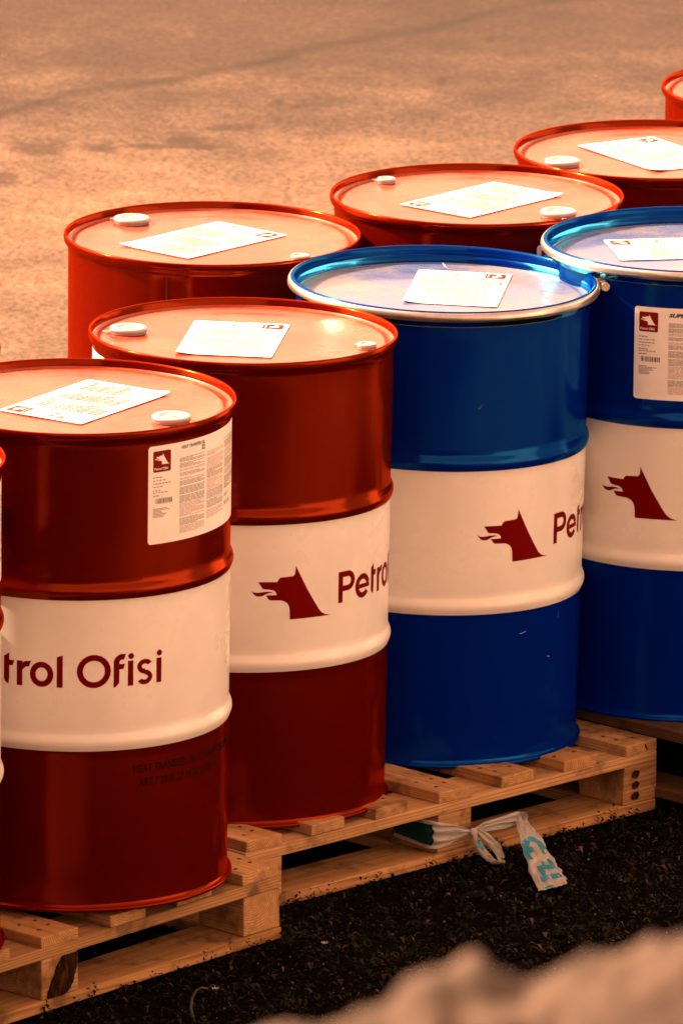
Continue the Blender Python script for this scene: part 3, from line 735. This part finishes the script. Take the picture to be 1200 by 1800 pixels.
# loop of the knot
lo1 = strip_fn([onface(.566,.052,.030), onface(.570,.030,.040), onface(.566,.008,.052), onface(.552,-.010,.066), onface(.541,-.012,.078)],
               [onface(.556,.046,.032), onface(.555,.028,.046), onface(.548,.010,.058), onface(.540,-.002,.068), onface(.534,-.012,.078)], 11., .002, .003, 5)
lo2 = strip_fn([onface(.558,.050,.031), onface(.541,.028,.040), onface(.533,.010,.056), onface(.534,-.002,.068), onface(.536,-.012,.078)],
               [onface(.545,.050,.031), onface(.520,.034,.040), onface(.508,.014,.054), onface(.510,-.004,.066), onface(.524,-.013,.078)], 13., .002, .003, 5)
bm = strip_bm(lo1, 40, 14); strip_bm(lo2, 40, 14, bm=bm); fobj('knot_loop', bm, M_film)
bm = bmesh.new(); bmesh.ops.create_icosphere(bm, subdivisions=3, radius=.0085)
for v in bm.verts:
    v.co *= 1 + .25*noise.noise(v.co*260); v.co += onface(.562,.047,.030)
fobj('knot', bm, M_film, 0)
# teal print on the film
def patch(f, s0, s1, t0, t1, bm): strip_bm(f, 10, 6, s0, s1, t0, t1, .0012, bm)
bm = bmesh.new()
strip_bm(band, 14, 10, .0, .385, .14, .86, 0, bm)
for v in bm.verts: v.co += -e2*.0018 + NF*.0010
o = fobj('teal_print', bm, M_shadeteal, 0)
bm = bmesh.new()
def arcpatch(f, cs, ct, rs, rt_, w_, a0, a1, bm):
    n = 18; V = []
    for k in range(n+1):
        a = R(a0 + (a1-a0)*k/n); row = []
        for q in (1-w_, 1-w_/2, 1.0):
            row.append(bm.verts.new(f(min(1,cs + rs*q*math.cos(a)), ct + rt_*q*math.sin(a)) + (NF*.75+Vector((0,0,.45)))*.0012))
        V.append(row)
    for k in range(n):
        for j in range(2): bm.faces.new((V[k][j], V[k+1][j], V[k+1][j+1], V[k][j+1]))
arcpatch(tail2, .52, .42, .13, .42, .40, 60, 300, bm)
patch(tail2, .50, .56, .02, .30, bm); patch(tail2, .56, .64, .02, .13, bm)
patch(tail2, .72, .775, .25, .85, bm); patch(tail2, .64, .775, .68, .84, bm); patch(tail2, .67, .775, .42, .55, bm); patch(tail2, .84, .90, .08, .80, bm); patch(tail2, .775, .86, .25, .38, bm)
patch(tail2, .965, .99, .15, .45, bm)
fobj('lettering', bm, M_teal, 0)
bm = bmesh.new(); arcpatch(lo1, .30, .55, .12, .42, .95, 0, 360, bm); fobj('printed_dot', bm, M_teal, 0)

# ------------------------------------------------------------------ ground
def rowcoords(x, y):     # t along the row, n outwards (towards the camera side), measured from the middle pallet's front line
    d = Vector((x-P2c[0], y-P2c[1])); c, s = math.cos(P2a), math.sin(P2a)
    return d.x*c + d.y*s, d.x*s - d.y*c
def tn(t, n):
    c, s = math.cos(P2a), math.sin(P2a); return P2c[0] + t*c + n*s, P2c[1] + t*s - n*c
def sst(a, b, x): x = max(0, min(1, (x-a)/(b-a))); return x*x*(3-2*x)
t1 = rowcoords(*P1c)[0]
def soil_h(t, n):
    h2 = -.0196 - .0110*min(0, max(t, -1.25)); h1 = .0129 - .0282*(t1 - t)*-1*-1 if False else .0129 + -.0282*(t1 - t)
    h1 = .0129 - .0282*max(0, t1 - t)
    h = h1 + (h2-h1)*sst(t1-.02, t1+.16, t)
    h = h + (.0 - h)*sst(.02, .3, t)
    h = max(h, -.05)
    base = h - .006
    nn = noise.noise(Vector((t*2.3, n*2.3, 0)))*.016*sst(.02, .35, n) + noise.noise(Vector((t*14, n*14, 2)))*.006
    back = sst(-.9, -1.35, n)
    return (base + nn)*(1-back) + (-.034)*back
bm = bmesh.new(); nx, ny = 220, 150; tt0, tt1, n0, n1 = -3.2, 2.6, -1.4, 1.95
g = []
for i in range(nx+1):
    row = []
    for j in range(ny+1):
        t = tt0 + (tt1-tt0)*i/nx; n = n0 + (n1-n0)*j/ny; x, y = tn(t, n)
        row.append(bm.verts.new((x, y, soil_h(t, n) + .004*noise.noise(Vector((x*40, y*40, 0))))))
    g.append(row)
for i in range(nx):
    for j in range(ny): bm.faces.new((g[i][j], g[i][j+1], g[i+1][j+1], g[i+1][j]))
bmesh.ops.recalc_face_normals(bm, faces=bm.faces[:])
struct(obj('soil', bm, M_soil, None, R(180)))
bm = bmesh.new()
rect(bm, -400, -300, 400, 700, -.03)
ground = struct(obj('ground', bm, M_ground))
# weeds and litter on the soil (one mass nobody could count)
rnd = random.Random(11)
bm = bmesh.new()
def leaf(p, yaw, ln, wd, tilt, bend=.3):
    d = Vector((math.cos(yaw)*math.cos(tilt), math.sin(yaw)*math.cos(tilt), math.sin(tilt))); s = Vector((-math.sin(yaw), math.cos(yaw), 0))*wd
    p = Vector(p); a = p; m_ = p + d*ln*.5 + Vector((0,0,ln*.12)); e_ = p + d*ln - Vector((0,0,ln*bend))
    v = [bm.verts.new(q) for q in (a, m_ + s, e_, m_ - s)]
    bm.faces.new((v[0], v[1], v[2], v[3]))
cnt = 0
while cnt < 34000:
    t = rnd.uniform(-2.0, .9); n = rnd.uniform(.0, 1.75)
    x, y = tn(t, n)
    if not (-.8 < x < 1.0): continue
    dens = noise.noise(Vector((x*5, y*5, 3)))*.5+.5; 
    cl = noise.noise(Vector((x*17, y*17, 8)))*.5 + noise.noise(Vector((x*45, y*30, 1)))*.5
    if rnd.random() > .12 + dens*.7 + cl*1.5: continue
    z = soil_h(t, n) + max(0, cl)*.005
    big = rnd.random() < .18 + max(0, cl)*.5
    ln = rnd.uniform(.010, .026) if big else rnd.uniform(.003, .010)
    leaf((x, y, z + rnd.uniform(0, .012)), rnd.uniform(0, 6.28), ln, ln*rnd.uniform(.10, .26), rnd.uniform(-.1, 1.1))
    cnt += 1
# rosettes and upright sprigs along the pallet edge
for k in range(150):
    edge = k < 80
    t = rnd.uniform(-1.9, .1) if edge else rnd.uniform(-1.8, .6); n = rnd.uniform(.004, .04) if edge else rnd.uniform(.1, 1.5)
    if edge and t < t1: n += rowcoords(*P1c)[1]
    x, y = tn(t, n); z = soil_h(t, n); h = rnd.uniform(.012, .05) if edge else rnd.uniform(.008, .025)
    yaw0 = rnd.uniform(0, 6.28)
    for q in range(rnd.randint(5, 10)):
        f = q/9; leaf((x + rnd.uniform(-.003,.003), y + rnd.uniform(-.003,.003), z + h*f), yaw0 + q*2.4, rnd.uniform(.006, .016)*(1.2-.5*f), rnd.uniform(.0014, .0038), rnd.uniform(.2, .9), .1)
o = obj('weeds', bm, M_leaf); o['kind'] = 'stuff'; tag(o, 'dark low weeds and leaf litter on the soil in front of the pallets', 'weeds')
bm = bmesh.new()
for k in range(900):
    t = rnd.uniform(-2.0, .9); n = rnd.uniform(.02, 1.75); x, y = tn(t, n)
    if not (-.8 < x < 1.0): continue
    r_ = rnd.uniform(.001, .0032); p = Vector((x, y, soil_h(t, n) + r_*.5 + rnd.uniform(0,.006)))
    vs = [bm.verts.new(p + Vector(q)*r_*rnd.uniform(.7,1.2)) for q in ((1,0,0),(-1,0,0),(0,1,0),(0,-1,0),(0,0,1),(0,0,-1))]
    for a_, b_, c_ in ((0,2,4),(2,1,4),(1,3,4),(3,0,4),(2,0,5),(1,2,5),(3,1,5),(0,3,5)): bm.faces.new((vs[a_], vs[b_], vs[c_]))
o = obj('pebbles', bm, M_peb); o['kind'] = 'stuff'; tag(o, 'tiny pale pebbles scattered over the dark soil', 'pebbles')
# drooping stalk and two small flowers
def gz(x, y): return soil_h(*rowcoords(x, y))
def flower(x, y, h, lean, label, droop=False):
    z = gz(x, y); F = empty('wild_flower', (x, y, z)); tag(F, label, 'flower')
    b = bmesh.new(); pts = [(lean*f*f*h + .002*math.sin(f*5), .0, h*f - (h*.25*f**4 if droop else 0)) for f in [k/10 for k in range(11)]]
    tube(b, pts, lambda f: .0012*(1-.4*f)); obj('stem', b, M_leaf if not droop else M_straw, F, R(80))
    b = bmesh.new(); tip = Vector(pts[-1])
    for k in range(7):
        a = k*2*math.pi/7; d = Vector((math.cos(a), math.sin(a), .5)); s = Vector((-math.sin(a), math.cos(a), 0))
        v = [b.verts.new(q) for q in (tip, tip + d*.005 + s*.002, tip + d*.0085, tip + d*.005 - s*.002)]; b.faces.new(v)
    obj('petals', b, M_petal, F)
flower(-.0133, 19.50, .055, -.15, 'small white flower on a thin stem below the middle of the near pallet')
flower(-.228, 19.30, .030, .2, 'tiny white flower at the bottom left beside the bent stalk')
b = bmesh.new(); x0, y0 = -.262, 19.19; z0 = gz(x0, y0)
tube(b, [(x0+dx, y0, z0+dz) for dx, dz in ((0,0),(-.006,.025),(-.004,.045),(.004,.060),(.014,.066),(.024,.064),(.030,.056))], lambda f: .0032*(1-.6*f))
tag(obj('dry_stalk', b, M_straw, None, R(80)), 'pale dry stalk bent over like a hook, in the dark weeds at bottom left', 'stalk')

# ------------------------------------------------------------------ near bank with pale stones, out of focus in front
bm = bmesh.new(); nx, ny = 120, 110
def bank_h(x, y):
    if y > 8.0: z = 2.92 - (y-8.0)*.33
    else: z = 2.92 - (8.0-y)*.03
    z += .10*noise.noise(Vector((x*.9, y*.9, 5))) * (1 if abs(x) > .8 else .3) - .05
    k = max(0, min(1, (x - 1.6) / 2.2)); z = z*(1-k*k*(3-2*k)) - .2*k
    return z
g = [[None]*(ny+1) for _ in range(nx+1)]
for i in range(nx+1):
    for j in range(ny+1):
        x = -9 + 18*i/nx; y = -4 + 21.2*j/ny; g[i][j] = bm.verts.new((x, y, max(-.08, bank_h(x, y))))
for i in range(nx):
    for j in range(ny): bm.faces.new((g[i][j], g[i+1][j], g[i+1][j+1], g[i][j+1]))
M_bank = plain('bank_scrub', (.022, .020, .012), 1.0, spec=.1, var=.5, scale=12, bump=.8)
struct(obj('bank', bm, M_bank, None, R(180)))
YR = 6.0
OUT = [(-.9,3.02),(-.35,3.075),(-.1132,3.113),(-.0523,3.124),(.004,3.132),(.035,3.150),(.0575,3.1734),(.0808,3.1833),(.1158,3.1885),(.1441,3.1791),(.1559,3.1695),(.1769,3.1745),(.2094,3.1943),(.2373,3.2044),(.284,3.2121),(.40,3.20),(.6,3.15),(.95,3.02)]
OUT = [(x*YR/8.6, CH-(CH-z)*YR/8.6) for x, z in OUT]
def crest(x):
    for (a, za), (b_, zb) in zip(OUT, OUT[1:]):
        if a <= x <= b_: f = (x-a)/(b_-a); return za + (zb-za)*(f*f*(3-2*f)*.5 + f*.5)
    return OUT[0][1]
bm = bmesh.new(); nx, ny = 300, 150; g = []
for i in range(nx+1):
    row = []
    for j in range(ny+1):
        x = -.72 + 1.48*i/nx; y = YR - .95 + 1.35*j/ny; p = Vector((x, y, 0))
        z = crest(x) - .006
        d = YR - y
        z -= .46*d if d > 0 else 2.2*d*d + .25*-d
        e_ = min(1, (x+.72)/.2, (.76-x)/.2, j/18, (ny-j)/18); z -= .55*(1-max(0, e_))**2
        k_ = min(1, .35 + abs(d)*6)
        z += (.022*noise.noise(p*17) + .022*noise.noise(p*33+Vector((3,0,0))))*k_ + .0035*noise.noise(p*80) + .0015*noise.noise(p*190)
        row.append(bm.verts.new((x, y, z)))
    g.append(row)
for i in range(nx):
    for j in range(ny): bm.faces.new((g[i][j], g[i+1][j], g[i+1][j+1], g[i][j+1]))
base = bm.verts.new((0, YR-.3, 2.3))
for i in range(nx): bm.faces.new((g[i+1][0], g[i][0], base)); bm.faces.new((g[i][ny], g[i+1][ny], base))
for j in range(ny): bm.faces.new((g[0][j], g[0][j+1], base)); bm.faces.new((g[nx][j+1], g[nx][j], base))
tag(obj('rock', bm, M_stone, None, R(180)), 'pale lumpy rock, blurred and close to the camera along the bottom edge', 'rock')

# ------------------------------------------------------------------ pale building added out of view at right, bouncing sun onto the drums
M_render = plain('pale_render', (.62, .58, .52), .9, var=.08, scale=3, bump=.3)
M_roof = plain('roof_sheet', (.30, .27, .25), .6, var=.1)
M_door = plain('door_paint', (.10, .14, .16), .5, var=.1)
added_shed = empty('added_shed', (4.6, 21.0, -.03)); added_shed.rotation_euler = (0, 0, R(14))
tag(added_shed, 'long pale flat-roofed building added out of view at right to bounce sun onto the drums', 'added_shed')
b = bmesh.new(); add_box(b, 0, 5, -7.5, -1.2, 0, 3.6, .02); add_box(b, .12, 5, -1.2, 1.2, 0, 3.6, 0); add_box(b, 0, 5, 1.2, 9, 0, 3.6, .02); add_box(b, 0, .117, -1.197, 1.197, 2.6, 3.597, 0)
obj('wall', b, M_render, added_shed)
b = bmesh.new(); add_box(b, -.25, 5.2, -7.8, 9.3, 3.603, 3.78, .02); obj('roof', b, M_roof, added_shed)
b = bmesh.new(); add_box(b, .07, .117, -1.15, 1.15, 0, 2.57, .005)
for k in range(9): add_box(b, .055, .069, -1.12, 1.12, .08+k*.275, .12+k*.275, 0)
d = obj('door', b, M_door, added_shed)
b = bmesh.new(); add_box(b, .02, .05, -.12, .12, 1.0, 1.04, .004); obj('handle', b, M_bolt, d)

# ------------------------------------------------------------------ dark building added out of view at left, blocking sky light from the drums
M_cladding = plain('dark_cladding', (.030, .026, .024), .8, var=.2, scale=2)
added_barn = empty('added_barn', (-3.4, 14.2, -.03))
tag(added_barn, 'tall dark clad building added out of view at left to shade the drums', 'added_barn')
b = bmesh.new(); add_box(b, -7, 0, -4.6, 4.3, 0, 5.0, .02)
for k in range(30): add_box(b, .002, .03, -4.58+k*.3, -4.53+k*.3, 0, 4.97, 0)
obj('wall', b, M_cladding, added_barn)
b = bmesh.new(); vs = [b.verts.new(p) for p in ((-7.3,-4.9,5.003),(.3,-4.9,5.003),(.3,4.6,5.003),(-7.3,4.6,5.003),(-3.5,-4.9,6.3),(-3.5,4.6,6.3))]
for q in ((3,2,1,0),(0,1,4),(2,3,5),(1,2,5,4),(3,0,4,5)): b.faces.new([vs[i] for i in q])
obj('roof', b, M_roof, added_barn)
b = bmesh.new(); add_box(b, .032, .07, -1.3, 1.3, .02, 3.0, .005); obj('door', b, M_door, added_barn)
